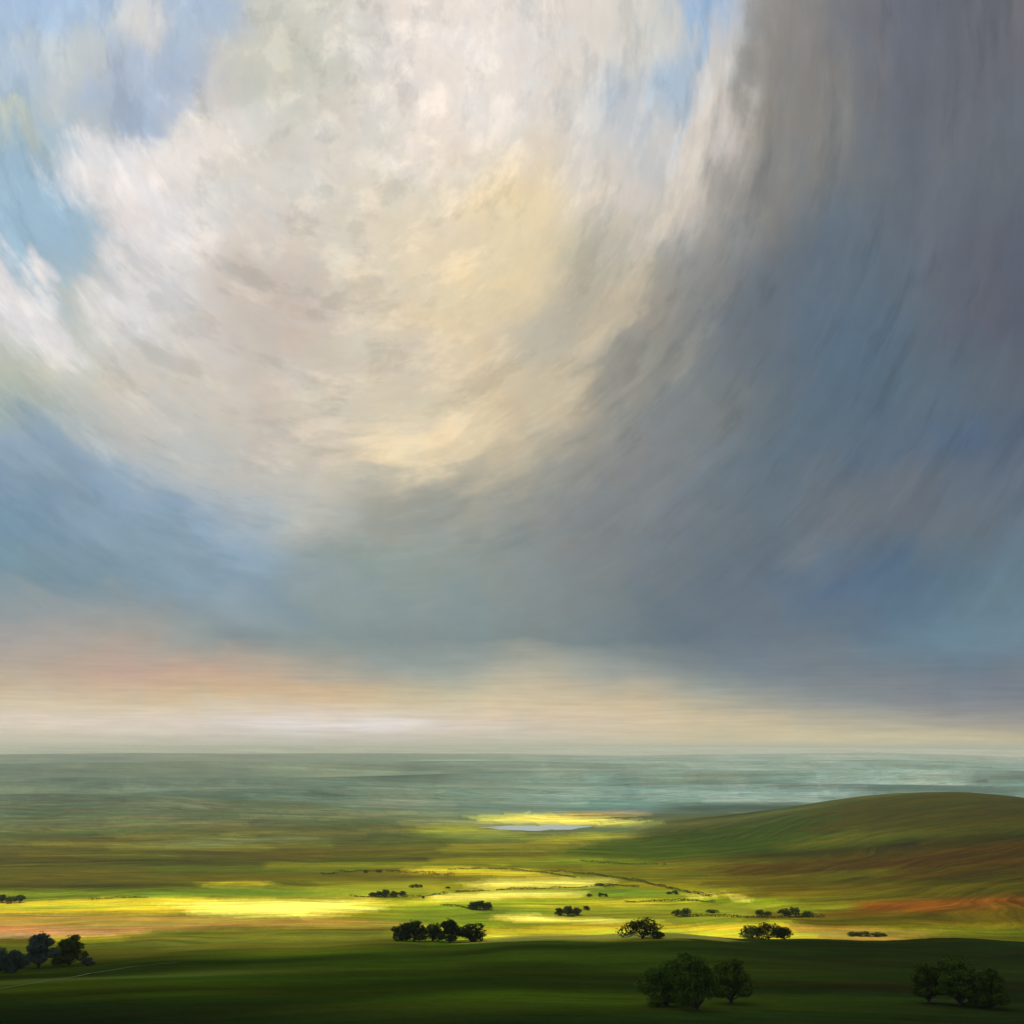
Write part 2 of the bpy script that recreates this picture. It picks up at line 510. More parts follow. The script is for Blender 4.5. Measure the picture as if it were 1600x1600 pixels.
# ------------------------------------------------------------------ fields
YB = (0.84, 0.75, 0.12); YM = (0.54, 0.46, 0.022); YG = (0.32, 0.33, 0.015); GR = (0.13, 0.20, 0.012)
DG = (0.055, 0.085, 0.008); OL = (0.11, 0.105, 0.008); OC = (0.40, 0.26, 0.04); OR = (0.46, 0.21, 0.07)
BR = (0.060, 0.038, 0.002); RD = (0.20, 0.062, 0.005); PL = (0.45, 0.46, 0.34); TE = (0.05, 0.10, 0.075)
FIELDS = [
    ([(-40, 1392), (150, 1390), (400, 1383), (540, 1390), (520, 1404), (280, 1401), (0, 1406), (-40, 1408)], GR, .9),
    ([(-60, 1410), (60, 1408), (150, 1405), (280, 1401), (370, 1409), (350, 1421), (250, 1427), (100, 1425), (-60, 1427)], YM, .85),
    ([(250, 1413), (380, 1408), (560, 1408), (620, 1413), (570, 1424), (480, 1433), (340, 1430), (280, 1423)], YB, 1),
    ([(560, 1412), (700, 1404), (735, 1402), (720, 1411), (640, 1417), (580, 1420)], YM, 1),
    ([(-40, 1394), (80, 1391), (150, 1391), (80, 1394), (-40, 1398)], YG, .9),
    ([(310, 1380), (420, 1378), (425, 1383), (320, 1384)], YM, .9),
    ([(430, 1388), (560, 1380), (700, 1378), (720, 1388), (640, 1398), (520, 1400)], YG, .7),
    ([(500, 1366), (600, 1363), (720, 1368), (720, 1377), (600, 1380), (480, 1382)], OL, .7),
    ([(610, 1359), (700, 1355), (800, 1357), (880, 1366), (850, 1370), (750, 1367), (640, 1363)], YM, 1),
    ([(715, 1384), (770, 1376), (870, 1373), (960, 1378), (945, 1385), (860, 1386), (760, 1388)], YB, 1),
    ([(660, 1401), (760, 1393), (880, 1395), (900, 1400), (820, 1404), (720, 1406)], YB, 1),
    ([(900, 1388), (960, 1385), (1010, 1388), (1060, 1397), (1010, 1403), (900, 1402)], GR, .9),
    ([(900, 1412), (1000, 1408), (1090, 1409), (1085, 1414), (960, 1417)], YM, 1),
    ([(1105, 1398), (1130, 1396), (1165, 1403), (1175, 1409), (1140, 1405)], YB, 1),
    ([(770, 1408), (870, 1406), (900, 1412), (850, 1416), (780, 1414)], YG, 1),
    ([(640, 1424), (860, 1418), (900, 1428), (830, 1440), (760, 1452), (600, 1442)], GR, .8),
    ([(770, 1424), (830, 1424), (830, 1428), (790, 1430)], DG, .8),  # shadow right of the valley tree clump, painted in dark green
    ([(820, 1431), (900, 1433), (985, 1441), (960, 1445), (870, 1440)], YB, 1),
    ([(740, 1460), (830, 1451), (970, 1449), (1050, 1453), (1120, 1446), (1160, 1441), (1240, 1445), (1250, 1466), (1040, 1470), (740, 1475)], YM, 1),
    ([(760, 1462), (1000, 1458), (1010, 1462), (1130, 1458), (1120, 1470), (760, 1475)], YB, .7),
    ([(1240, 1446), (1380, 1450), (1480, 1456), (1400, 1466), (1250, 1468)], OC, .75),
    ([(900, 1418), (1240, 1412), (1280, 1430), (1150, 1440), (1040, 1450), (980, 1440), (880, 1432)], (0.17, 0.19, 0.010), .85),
    ([(-60, 1429), (200, 1430), (560, 1434), (640, 1440), (600, 1450), (300, 1447), (200, 1462), (-60, 1464)], OC, .9),
    ([(-60, 1447), (160, 1450), (300, 1446), (420, 1444), (260, 1454), (120, 1462), (-60, 1463)], OR, .85),
    ([(-60, 1459), (100, 1457), (190, 1459), (60, 1464), (-60, 1467)], (0.75, 0.42, 0.20), .8),
    ([(300, 1448), (640, 1446), (640, 1480), (300, 1485), (150, 1472)], (0.10, 0.10, 0.010), .8),
    # hill
    ([(900, 1318), (1100, 1295), (1300, 1262), (1330, 1290), (1200, 1330), (1000, 1345), (880, 1336)], (0.036, 0.068, 0.001), .9),
    ([(1280, 1262), (1420, 1240), (1600, 1250), (1700, 1280), (1600, 1300), (1400, 1300), (1290, 1300)], (0.052, 0.050, 0.002), .9),
    ([(1100, 1352), (1300, 1338), (1600, 1310), (1700, 1320), (1600, 1345), (1350, 1362), (1150, 1375)], BR, .9),
    ([(1120, 1372), (1350, 1372), (1620, 1345), (1700, 1400), (1300, 1412), (1180, 1404)], (0.066, 0.052, 0.002), .8),
    ([(1380, 1352), (1500, 1330), (1700, 1312), (1700, 1350), (1520, 1366), (1400, 1374)], (0.072, 0.030, 0.002), .55),
    ([(1260, 1434), (1400, 1408), (1640, 1396), (1640, 1422), (1380, 1438)], (0.12, 0.048, 0.003), .6),
    ([(1280, 1425), (1400, 1410), (1580, 1400), (1640, 1404), (1590, 1413), (1450, 1426), (1340, 1432)], RD, .95),
    ([(1180, 1424), (1300, 1428), (1500, 1424), (1640, 1420), (1640, 1446), (1300, 1450), (1200, 1440)], (0.075, 0.052, 0.002), .8),
    ([(950, 1350), (1200, 1346), (1350, 1336), (1100, 1352), (980, 1356)], (0.17, 0.15, 0.006), .6),
    ([(1030, 1376), (1250, 1368), (1300, 1370), (1100, 1380)], (0.16, 0.13, 0.006), .6),
    # pond surroundings and far streaks
    ([(740, 1277), (830, 1272), (960, 1278), (1000, 1287), (930, 1290), (840, 1286), (760, 1284)], (0.80, 0.76, 0.12), 1),
    ([(640, 1292), (760, 1288), (780, 1298), (740, 1306), (680, 1300)], YG, .7),
    ([(900, 1302), (980, 1303), (960, 1312), (880, 1318), (860, 1312)], YG, .8),
    ([(700, 1296), (800, 1300), (860, 1304), (830, 1312), (700, 1310)], (0.20, 0.23, 0.03), .7),
    ([(860, 1271), (980, 1270), (1000, 1274), (900, 1276)], OC, .9),
    ([(540, 1249), (640, 1249), (700, 1254), (600, 1256)], (0.2, 0.23, 0.15), .8),
    ([(480, 1290), (620, 1294), (610, 1300), (500, 1298)], (0.05, 0.055, 0.008), .7),
    ([(200, 1322), (330, 1310), (500, 1306), (520, 1312), (300, 1326)], (0.16, 0.18, 0.06), .6),
    ([(1000, 1220), (1090, 1215), (1095, 1218), (1010, 1225)], (0.2, 0.22, 0.14), .6),
    ([(860, 1204), (960, 1202), (960, 1207), (880, 1211)], (0.2, 0.22, 0.14), .6),
]


def inside(X, Y, poly):
    r = np.zeros(X.shape, bool)
    j = len(poly) - 1
    for i in range(len(poly)):
        xi, yi = poly[i]; xj, yj = poly[j]
        c = ((yi > Y) != (yj > Y)) & (X < (xj - xi) * (Y - yi) / (yj - yi + 1e-9) + xi)
        r ^= c
        j = i
    return r


def ground_colour(X, Y):
    r = np.sqrt(X * X + Y * Y)
    C = np.zeros(X.shape + (3,))
    # patchwork of fields
    k = 1 + sstep(r, 1500, 6000) * 2.2
    for (sc, seed) in ((1.0, 1),):
        wx = X + 130 * k * fbm(X / (500 * k), Y / (300 * k), 61, 2)
        wy = Y + 70 * k * fbm(X / (500 * k), Y / (300 * k), 71, 3)
    lev = np.round(np.log2(k) * 1.0)
    kk = 2.0 ** lev
    row = np.floor(wy / (34 * kk)).astype(np.int64)
    colm = np.floor(wx / (250 * kk) + hsh(row, row * 0, 5) * 3).astype(np.int64)
    h = hsh(row, colm, 17)
    pal = np.array([(0.075, 0.09, 0.004), (0.11, 0.11, 0.004), (0.055, 0.07, 0.003), (0.12, 0.10, 0.004), (0.085, 0.12, 0.004), (0.26, 0.25, 0.008), (0.06, 0.055, 0.003), (0.09, 0.08, 0.004)])
    C[:] = pal[(h * 7.999).astype(int)]
    # far land: pasture with bluish haze painted into its colour, darker on the left
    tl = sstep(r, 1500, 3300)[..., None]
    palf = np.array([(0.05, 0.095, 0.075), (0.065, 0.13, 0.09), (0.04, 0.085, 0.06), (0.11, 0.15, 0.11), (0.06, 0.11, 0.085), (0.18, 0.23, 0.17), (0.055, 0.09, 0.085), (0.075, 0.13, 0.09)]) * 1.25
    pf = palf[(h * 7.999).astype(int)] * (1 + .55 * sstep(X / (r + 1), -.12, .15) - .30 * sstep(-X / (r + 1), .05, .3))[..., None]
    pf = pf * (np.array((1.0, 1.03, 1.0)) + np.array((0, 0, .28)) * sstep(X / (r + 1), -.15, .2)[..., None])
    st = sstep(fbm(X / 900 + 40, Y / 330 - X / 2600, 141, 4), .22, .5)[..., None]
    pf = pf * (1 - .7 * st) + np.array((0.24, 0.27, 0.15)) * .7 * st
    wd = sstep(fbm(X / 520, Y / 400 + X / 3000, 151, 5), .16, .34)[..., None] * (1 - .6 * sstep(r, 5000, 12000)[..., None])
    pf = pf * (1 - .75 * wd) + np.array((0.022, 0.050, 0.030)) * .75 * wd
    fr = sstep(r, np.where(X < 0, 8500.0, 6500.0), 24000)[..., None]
    pf = pf * (1 - fr) + np.array((0.50, 0.49, 0.40)) * fr  # paler with distance: horizon haze painted into the land colour
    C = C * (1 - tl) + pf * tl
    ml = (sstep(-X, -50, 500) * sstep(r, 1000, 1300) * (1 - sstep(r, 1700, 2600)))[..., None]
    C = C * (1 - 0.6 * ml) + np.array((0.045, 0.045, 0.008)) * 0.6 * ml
    gl = (.90 * np.exp(-((X - 30 - .12 * (Y - 1100)) / 330.0) ** 2 - ((Y - 1130) / 260.0) ** 2))[..., None]  # sunlit glow painted into the colour of the mid valley
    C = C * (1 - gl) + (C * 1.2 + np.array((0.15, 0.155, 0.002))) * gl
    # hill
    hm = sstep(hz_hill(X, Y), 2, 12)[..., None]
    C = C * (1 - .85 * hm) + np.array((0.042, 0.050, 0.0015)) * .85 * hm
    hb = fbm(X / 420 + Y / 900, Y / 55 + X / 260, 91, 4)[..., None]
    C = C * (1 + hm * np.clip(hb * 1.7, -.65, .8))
    # near slope: pasture
    yc = crest_y(X)
    nm = sstep(yc + 14 - Y, 0, 18)[..., None]
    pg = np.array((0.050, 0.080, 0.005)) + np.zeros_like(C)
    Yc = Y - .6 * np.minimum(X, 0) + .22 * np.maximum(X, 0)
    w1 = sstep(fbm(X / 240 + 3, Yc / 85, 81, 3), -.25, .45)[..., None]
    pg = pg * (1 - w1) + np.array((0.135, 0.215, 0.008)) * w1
    # lighter grass towards the left-centre, darker right and near
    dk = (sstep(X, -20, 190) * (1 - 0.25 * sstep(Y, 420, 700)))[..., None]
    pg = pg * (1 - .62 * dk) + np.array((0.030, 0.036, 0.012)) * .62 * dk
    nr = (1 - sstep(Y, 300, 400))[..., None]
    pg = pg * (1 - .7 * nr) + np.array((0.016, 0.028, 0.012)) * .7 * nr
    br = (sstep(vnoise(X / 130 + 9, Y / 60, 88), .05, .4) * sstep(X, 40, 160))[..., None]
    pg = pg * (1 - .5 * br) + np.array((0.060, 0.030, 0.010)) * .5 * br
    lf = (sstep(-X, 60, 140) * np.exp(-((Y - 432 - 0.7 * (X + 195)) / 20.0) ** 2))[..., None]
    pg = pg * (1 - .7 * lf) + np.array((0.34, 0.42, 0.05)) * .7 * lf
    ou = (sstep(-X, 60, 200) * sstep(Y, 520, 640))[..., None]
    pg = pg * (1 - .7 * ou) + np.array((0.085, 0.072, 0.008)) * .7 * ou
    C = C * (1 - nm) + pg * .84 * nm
    # named fields, their borders wandering a little
    fx = X + 60 * fbm(X / 200, Y / 16, 101, 3) * (r / 1000)
    fy = Y + (11 * fbm(X / 170, Y / 60, 111, 3) + 3 * vnoise(X / 40, Y / 12, 115)) * (r / 1000) ** 1.6
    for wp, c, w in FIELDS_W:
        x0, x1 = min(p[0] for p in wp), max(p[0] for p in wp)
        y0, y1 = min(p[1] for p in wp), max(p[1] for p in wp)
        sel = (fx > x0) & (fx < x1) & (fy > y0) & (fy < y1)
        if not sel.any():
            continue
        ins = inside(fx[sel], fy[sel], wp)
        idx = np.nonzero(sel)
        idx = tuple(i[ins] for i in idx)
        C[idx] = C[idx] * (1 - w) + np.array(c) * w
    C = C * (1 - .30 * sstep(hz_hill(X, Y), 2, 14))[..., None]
    return C


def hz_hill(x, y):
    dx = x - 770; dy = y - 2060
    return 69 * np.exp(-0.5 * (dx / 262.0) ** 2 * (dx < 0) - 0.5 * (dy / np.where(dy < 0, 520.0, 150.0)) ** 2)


# ground sheet: rings that grow wider with distance, fine where the view looks
az_f = np.radians(np.linspace(-30, 30, 1000))
az_b = np.radians(np.linspace(30, 330, 90)[1:-1])
AZS = np.concatenate([az_f, az_b])
dep = np.concatenate([np.linspace(1 / 215.0, 1 / 6000.0, 560), 1 / np.geomspace(6300, 42000, 70)])
dist = np.concatenate([np.array([1, 40, 90, 140, 180.0]), 1 / dep])
AA, DD = np.meshgrid(AZS, dist)
GX, GY = DD * np.sin(AA), DD * np.cos(AA)
GZ = height(GX, GY)
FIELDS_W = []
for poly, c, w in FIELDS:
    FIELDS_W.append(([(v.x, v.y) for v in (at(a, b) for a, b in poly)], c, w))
GC = 0
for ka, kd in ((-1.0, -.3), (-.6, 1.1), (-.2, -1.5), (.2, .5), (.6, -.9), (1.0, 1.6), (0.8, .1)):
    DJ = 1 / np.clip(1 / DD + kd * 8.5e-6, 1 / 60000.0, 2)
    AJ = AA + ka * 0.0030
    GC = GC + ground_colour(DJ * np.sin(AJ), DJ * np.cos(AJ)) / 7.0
na, nd = len(AZS), len(dist)
ii, jj = np.meshgrid(np.arange(nd - 1), np.arange(na), indexing='ij')
jn = (jj + 1) % na
quads = np.stack([ii * na + jj, ii * na + jn, (ii + 1) * na + jn, (ii + 1) * na + jj], -1).reshape(-1, 4)[:, ::-1]
Vg = np.stack([GX, GY, GZ], -1).reshape(-1, 3)
# close the middle
Vg = np.vstack([Vg, [[0, 0, hz(0, 0)]]])

mg, g, nt = newmat("fields_and_grass")
at_n = nt.nodes.new('ShaderNodeAttribute'); at_n.attribute_name = 'albedo'
geo = nt.nodes.new('ShaderNodeNewGeometry')
sp = nt.nodes.new('ShaderNodeSeparateXYZ'); nt.links.new(geo.outputs['Position'], sp.inputs[0])
PX, PY = sp.outputs[0], sp.outputs[1]
wob = g.noise(g.vec(g.m('MULTIPLY', PX, .0032), g.m('MULTIPLY', PY, .0032)), 1.0, 2)
nearm = g.rng(PY, 740, 800, 1.0, 0.0)
bend = g.m('ADD', g.m('MULTIPLY', g.m('MINIMUM', PX, 0.0), -.6), g.m('MULTIPLY', g.m('MAXIMUM', PX, 0.0), .22))
hillm = g.m('MULTIPLY', g.rng(PX, 150, 500, 0, 1), g.rng(PY, 900, 1100, 0, 1))
PYw = g.m('ADD', g.m('ADD', PY, g.m('MULTIPLY', wob, 260)), g.m('ADD', g.m('MULTIPLY', bend, nearm), g.m('MULTIPLY', g.m('MULTIPLY', PX, -.36), hillm)))
a1 = g.noise(g.vec(g.m('MULTIPLY', PX, .0035), g.m('MULTIPLY', PYw, .040)), 1.0, 6, .6)     # swathes
a2 = g.noise(g.vec(g.m('MULTIPLY', PX, .012), g.m('MULTIPLY', PYw, .16), 4.0), 1.0, 6, .6)   # rows
a3 = g.noise(g.vec(g.m('MULTIPLY', PX, .25), g.m('MULTIPLY', PY, .25)), 1.0, 4, .7)           # tussocks
a4 = g.noise(g.vec(g.m('MULTIPLY', PX, .0007), g.m('MULTIPLY', PY, .0050), 9.0), 1.0, 5, .6)  # broad land
f1 = g.m('ADD', g.m('ADD', 1.0, g.m('MULTIPLY', g.m('SUBTRACT', a1, .5), g.m('SUBTRACT', 1.7, g.m('MULTIPLY', nearm, 1.1)))), g.m('MULTIPLY', g.m('SUBTRACT', a2, .5), g.m('SUBTRACT', 1.84, nearm)))
f2 = g.m('MULTIPLY', f1, g.rng(a3, .25, .75, .82, 1.18))
a5 = g.noise(g.vec(g.m('MULTIPLY', PX, .022), g.m('MULTIPLY', PY, .035), 3.0), 1.0, 7, .68)
f3 = g.m('MULTIPLY', g.m('MULTIPLY', f2, g.rng(a4, .3, .7, .72, 1.28)), g.rng(a5, .3, .7, .74, 1.26))
col = g.mix(1.0, at_n.outputs['Color'], g.vec(f3, f3, f3), 'MULTIPLY')
hue = g.noise(g.vec(g.m('MULTIPLY', PX, .005), g.m('MULTIPLY', PY, .03), 14.0), 1.0, 4, .6)
col = g.mix(g.rng(hue, .40, .62, 0, 1), g.mix(1.0, col, (1.16, .98, .9, 1), 'MULTIPLY'), g.mix(1.0, col, (.84, 1.02, 1.05, 1), 'MULTIPLY'))
bs = nt.nodes.new('ShaderNodeBsdfPrincipled')
nt.links.new(col, bs.inputs['Base Color'])
bs.inputs['Roughness'].default_value = 1.0
bs.inputs['Specular IOR Level'].default_value = 0.0
bmp = nt.nodes.new('ShaderNodeBump'); bmp.inputs['Strength'].default_value = .5; bmp.inputs['Distance'].default_value = 1.2
nt.links.new(a3, bmp.inputs['Height']); nt.links.new(bmp.outputs[0], bs.inputs['Normal'])
om = nt.nodes.new('ShaderNodeOutputMaterial'); nt.links.new(bs.outputs[0], om.inputs[0])

gm = mesh_np("ground", Vg, quads, mg)
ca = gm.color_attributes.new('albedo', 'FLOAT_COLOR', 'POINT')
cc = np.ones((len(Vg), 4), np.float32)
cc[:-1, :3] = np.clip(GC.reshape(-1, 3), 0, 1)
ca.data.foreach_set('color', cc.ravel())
tag(link("ground", gm), kind='structure')

# ------------------------------------------------------------------ pond
mw, g, nt = newmat("still_water")
bs = nt.nodes.new('ShaderNodeBsdfPrincipled')
bs.inputs['Base Color'].default_value = (0.30, 0.44, 0.52, 1)
bs.inputs['Roughness'].default_value = 0.02
bs.inputs['IOR'].default_value = 1.33
bs.inputs['Specular IOR Level'].default_value = 1.0
geo = nt.nodes.new('ShaderNodeNewGeometry')
bmp = nt.nodes.new('ShaderNodeBump'); bmp.inputs['Strength'].default_value = .02; bmp.inputs['Distance'].default_value = .1
nt.links.new(g.noise(geo.outputs['Position'], .3, 3), bmp.inputs['Height']); nt.links.new(bmp.outputs[0], bs.inputs['Normal'])
om = nt.nodes.new('ShaderNodeOutputMaterial'); nt.links.new(bs.outputs[0], om.inputs[0])
pts = [(742, 1292.8), (775, 1291.6), (800, 1290), (838, 1290), (858, 1288.8), (890, 1289.5), (925, 1291.6), (905, 1294), (892, 1296.4), (860, 1296.8), (838, 1298.6), (808, 1297.4), (780, 1296), (765, 1294)]
wp = []
for a, b in pts:
    d = ray(a, b); k = -CAM_Z / d.z
    wp.append((d.x * k, d.y * k))
cx = sum(p[0] for p in wp) / len(wp); cy = sum(p[1] for p in wp) / len(wp)
ring = []
for i in range(len(wp)):
    p0, p1, p2, p3 = (wp[(i + q) % len(wp)] for q in (-1, 0, 1, 2))
    for s in range(8):
        u = s / 8
        q = [0.5 * (2 * p1[c] + (p2[c] - p0[c]) * u + (2 * p0[c] - 5 * p1[c] + 4 * p2[c] - p3[c]) * u * u + (3 * p1[c] - p0[c] - 3 * p2[c] + p3[c]) * u ** 3) for c in (0, 1)]
        ring.append((q[0] + random.uniform(-2, 2), q[1] + random.uniform(-3, 3), .25))
Vp = ring + [(cx, cy, .25)]
Fp = [(i, (i + 1) % len(ring), len(ring)) for i in range(len(ring))]
pm = mesh_np("pond", Vp, Fp, mw)
tag(link("pond", pm), kind='structure')

# ------------------------------------------------------------------ footpath
mp, g, nt = newmat("trodden_earth")
bs = nt.nodes.new('ShaderNodeBsdfPrincipled'); bs.inputs['Roughness'].default_value = 1
geo = nt.nodes.new('ShaderNodeNewGeometry')
nn = g.noise(geo.outputs['Position'], .5, 5)
nt.links.new(g.mix(g.rng(nn, .35, .65), (.18, .22, .06, 1), (.42, .42, .16, 1)), bs.inputs['Base Color'])
om = nt.nodes.new('ShaderNodeOutputMaterial'); nt.links.new(bs.outputs[0], om.inputs[0])


def drape(name, pix, w, mat, lift):
    pts = [at(a, b) for a, b in pix]
    P_ = []
    for i in range(len(pts) - 1):
        n = max(2, int((pts[i + 1] - pts[i]).length / 4))
        for s in range(n):
            P_.append(pts[i].lerp(pts[i + 1], s / n))
    V = []
    for i, p in enumerate(P_):
        q = P_[min(i + 1, len(P_) - 1)] - P_[max(i - 1, 0)]
        nrm = Vector((-q.y, q.x, 0)).normalized()
        ww = w * (.6 + .5 * vnoise(i / 7.0, 0.5, 3) + .3)
        for s in (-.5, .5):
            v = p + nrm * ww * s
            V.append((v.x, v.y, hz(v.x, v.y) + lift))
    Fq = [(2 * i, 2 * i + 2, 2 * i + 3, 2 * i + 1) for i in range(len(P_) - 1)]
    return link(name, mesh_np(name, V, Fq, mat))


tag(drape("path", [(-30, 1550), (0, 1546), (60, 1536), (140, 1522), (210, 1511), (250, 1507), (290, 1504)], 1.0, mp, .25), kind='structure')

# ------------------------------------------------------------------ trees
def leafmat(name, c0, c1):
    m, g, nt = newmat(name)
    geo = nt.nodes.new('ShaderNodeNewGeometry')
    oi = nt.nodes.new('ShaderNodeObjectInfo')
    rn = geo.outputs['Random Per Island']
    tcn = nt.nodes.new('ShaderNodeTexCoord')
    cl = g.noise(tcn.outputs['Object'], .45, 3)
    f = g.m('ADD', g.m('MULTIPLY', rn, .45), g.rng(cl, .35, .65, 0, .55))
    c = g.mix(f, c0 + (1,), c1 + (1,))
    v = g.rng(oi.outputs['Random'], 0, 1, .8, 1.25)
    c = g.mix(1.0, c, g.vec(v, v, v), 'MULTIPLY')
    d = nt.nodes.new('ShaderNodeBsdfDiffuse'); nt.links.new(c, d.inputs[0])
    tr = nt.nodes.new('ShaderNodeBsdfTranslucent'); nt.links.new(c, tr.inputs[0])
    mx = nt.nodes.new('ShaderNodeMixShader'); mx.inputs[0].default_value = .3
    nt.links.new(d.outputs[0], mx.inputs[1]); nt.links.new(tr.outputs[0], mx.inputs[2])
    om = nt.nodes.new('ShaderNodeOutputMaterial'); nt.links.new(mx.outputs[0], om.inputs[0])
    return m


M_leaf = leafmat("oak_leaves", (.018, .034, .005), (.085, .125, .014))
M_leaf2 = leafmat("hedge_leaves", (.022, .036, .006), (.070, .090, .012))
M_leaf3 = leafmat("young_leaves", (.040, .065, .008), (.20, .27, .025))
M_leaf4 = leafmat("lightened_leaves", (.032, .060, .006), (.15, .23, .02))  # leaf colour lightened to offset the shade within the near crowns
M_leaf5 = leafmat("grey_green_leaves", (.065, .095, .075), (.14, .19, .12))
mb, g, nt = newmat("bark")
bs = nt.nodes.new('ShaderNodeBsdfPrincipled'); bs.inputs['Roughness'].default_value = .95
tcn = nt.nodes.new('ShaderNodeTexCoord')
nt.links.new(g.mix(g.noise(tcn.outputs['Object'], 3, 4), (.04, .03, .02, 1), (.12, .09, .06, 1)), bs.inputs['Base Color'])
om = nt.nodes.new('ShaderNodeOutputMaterial'); nt.links.new(bs.outputs[0], om.inputs[0])


def leaf_quads(P_, N_, size, rng):
    """one small leaf spray (a quad) at each point"""
    n = len(P_)
    Nn = N_ + rng.normal(0, .55, (n, 3))
    Nn /= np.linalg.norm(Nn, axis=1)[:, None]
    T = np.cross(Nn, rng.normal(0, 1, (n, 3))); T /= np.linalg.norm(T, axis=1)[:, None]
    B = np.cross(Nn, T)
    s = size * rng.uniform(.6, 1.35, n)[:, None]
    V = np.stack([P_ - T * s - B * s * .55, P_ + T * s * .2 - B * s * .7, P_ + T * s + B * s * .35, P_ - T * s * .2 + B * s * .8], 1).reshape(-1, 3)
    Fq = np.arange(4 * n).reshape(n, 4)
    return V, Fq


def tube(V, Fc, pts, rads, n=7):
    b = len(V)
    for i, (p, r) in enumerate(zip(pts, rads)):
        q = (pts[min(i + 1, len(pts) - 1)] - pts[max(i - 1, 0)]).normalized()
        x = q.orthogonal().normalized(); y = q.cross(x)
        for k in range(n):
            a = 2 * math.pi * k / n
            V.append(tuple(p + (x * math.cos(a) + y * math.sin(a)) * r))
    for i in range(len(pts) - 1):
        for k in range(n):
            Fc.append((b + i * n + k, b + i * n + (k + 1) % n, b + (i + 1) * n + (k + 1) % n, b + (i + 1) * n + k))


def tree_meshes(seed, H, W, low, nlobe, per, leaf, tall=False):
    """crown between low*H and H, W wide; trunk with limbs reaching into the lobes"""
    rng = np.random.RandomState(seed)
    lobes = []
    ch = H * (1 - low)
    for k in range(nlobe):
        a = 2 * math.pi * (k / nlobe * 2.618) + rng.uniform(0, .7)
        q = (k + .5) / nlobe
        rr = W * .5 * rng.uniform(.40, .86) * (1 - .55 * q ** 2)
        lz = H * low + ch * (.15 + .66 * q) + rng.uniform(-.06, .06) * ch
        rad = W * rng.uniform(.17, .27) * (1 - .25 * q)
        lobes.append((np.array([rr * math.cos(a), rr * math.sin(a), lz]), np.array([rad, rad, rad * rng.uniform(.65, .95)])))
    lobes.append((np.array([0, 0, H * low + ch * .5]), np.array([W * .27, W * .27, ch * .38])))
    PP, NN = [], []
    for c, r in lobes:
        n = int(per * (r[0] / (W * .22)) ** 2)
        d = rng.normal(0, 1, (n, 3)); d /= np.linalg.norm(d, axis=1)[:, None]
        bump = 1 + .16 * np.sin(d[:, 0] * 5 + c[0]) * np.cos(d[:, 1] * 6 + c[1]) + .10 * np.sin(d[:, 2] * 9)
        rad = rng.uniform(.45, 1.0, n) ** .45 * bump
        p = c + d * r * rad[:, None]
        keep = p[:, 2] > H * low * rng.uniform(.75, 1.15, n)
        # leave a few airy gaps
        gap = np.sin(p[:, 0] * 1.9 / W * 9 + seed) * np.sin(p[:, 1] * 1.7 / W * 9) * np.sin(p[:, 2] * 2.1 / W * 9)
        keep &= gap < .42
        PP.append(p[keep]); NN.append(d[keep])
    V, Fq = leaf_quads(np.vstack(PP), np.vstack(NN), leaf, rng)
    crown = mesh_np("crown", V, Fq, M_leaf, smooth=False)
    TV, TF = [], []
    tr = H * .035
    lean = rng.uniform(-.04, .04) * H
    top = Vector((lean, 0, H * (low + .35 * (1 - low))))
    tube(TV, TF, [Vector((0, 0, -.6)), Vector((0, 0, .4)), Vector((lean * .3, 0, H * low * .7)), Vector((lean * .6, 0, H * low * 1.3)), top], [tr * 1.7, tr * 1.15, tr, tr * .75, tr * .35])
    for c, r in lobes[:-1]:
        s0 = Vector((lean * .4, 0, H * low * rng.uniform(.6, 1.2)))
        e = Vector(c)
        mid = s0.lerp(e, .5) + Vector((0, 0, -.04 * H))
        tube(TV, TF, [s0, mid, e], [tr * .5, tr * .33, tr * .1], 5)
    trunk = mesh_np("trunk", TV, TF, mb)
    return crown, trunk


# near kinds (fine leaves), middle kinds, far kinds (coarse leaves)
KINDS = {
    'near': [tree_meshes(s, 15, w, lo, 13, 900, .30) for s, w, lo in ((1, 14, .05), (2, 12, .07), (3, 16, .04), (4, 13, .03))],
    'mid': [tree_meshes(s, 15, w, lo, 11, 420, .42) for s, w, lo in ((11, 15, .05), (12, 12, .06), (13, 18, .05), (14, 22, .06))],
    'far': [tree_meshes(s, 15, w, lo, 8, 130, .75) for s, w, lo in ((21, 16, .02), (22, 20, .02), (23, 14, .02))],
}
WID = {'near': [14, 12, 16, 13], 'mid': [15, 12, 18, 22], 'far': [16, 20, 14]}


def place_tree(kind, var, px, py, wpx, hpx, label, group=None, name='broadleaf_tree', rot=None, leaf=None):
    p = at(px, py)
    dist_ = p.y * CP + (p.z - CAM_Z) * SP
    o = bpy.data.objects.new(name, None)
    COL.objects.link(o)
    o.empty_display_size = 1
    o.location = p
    sz = hpx * dist_ / F / 15.0
    sw = wpx * dist_ / F / (WID[kind][var] * .86)
    o.scale = (sw, sw, sz)
    o.rotation_euler = (0, 0, rot if rot is not None else random.uniform(0, 6.28))
    c, t_ = KINDS[kind][var]
    if leaf is None and kind == 'near':
        leaf = M_leaf5 if px < 200 else M_leaf4
    if leaf is not None:
        c = c.copy(); c.materials.clear(); c.materials.append(leaf)
    link('crown', c, o); link('trunk', t_, o)
    tag(o, label, 'bush' if name == 'bush' else 'tree', group)
    return o


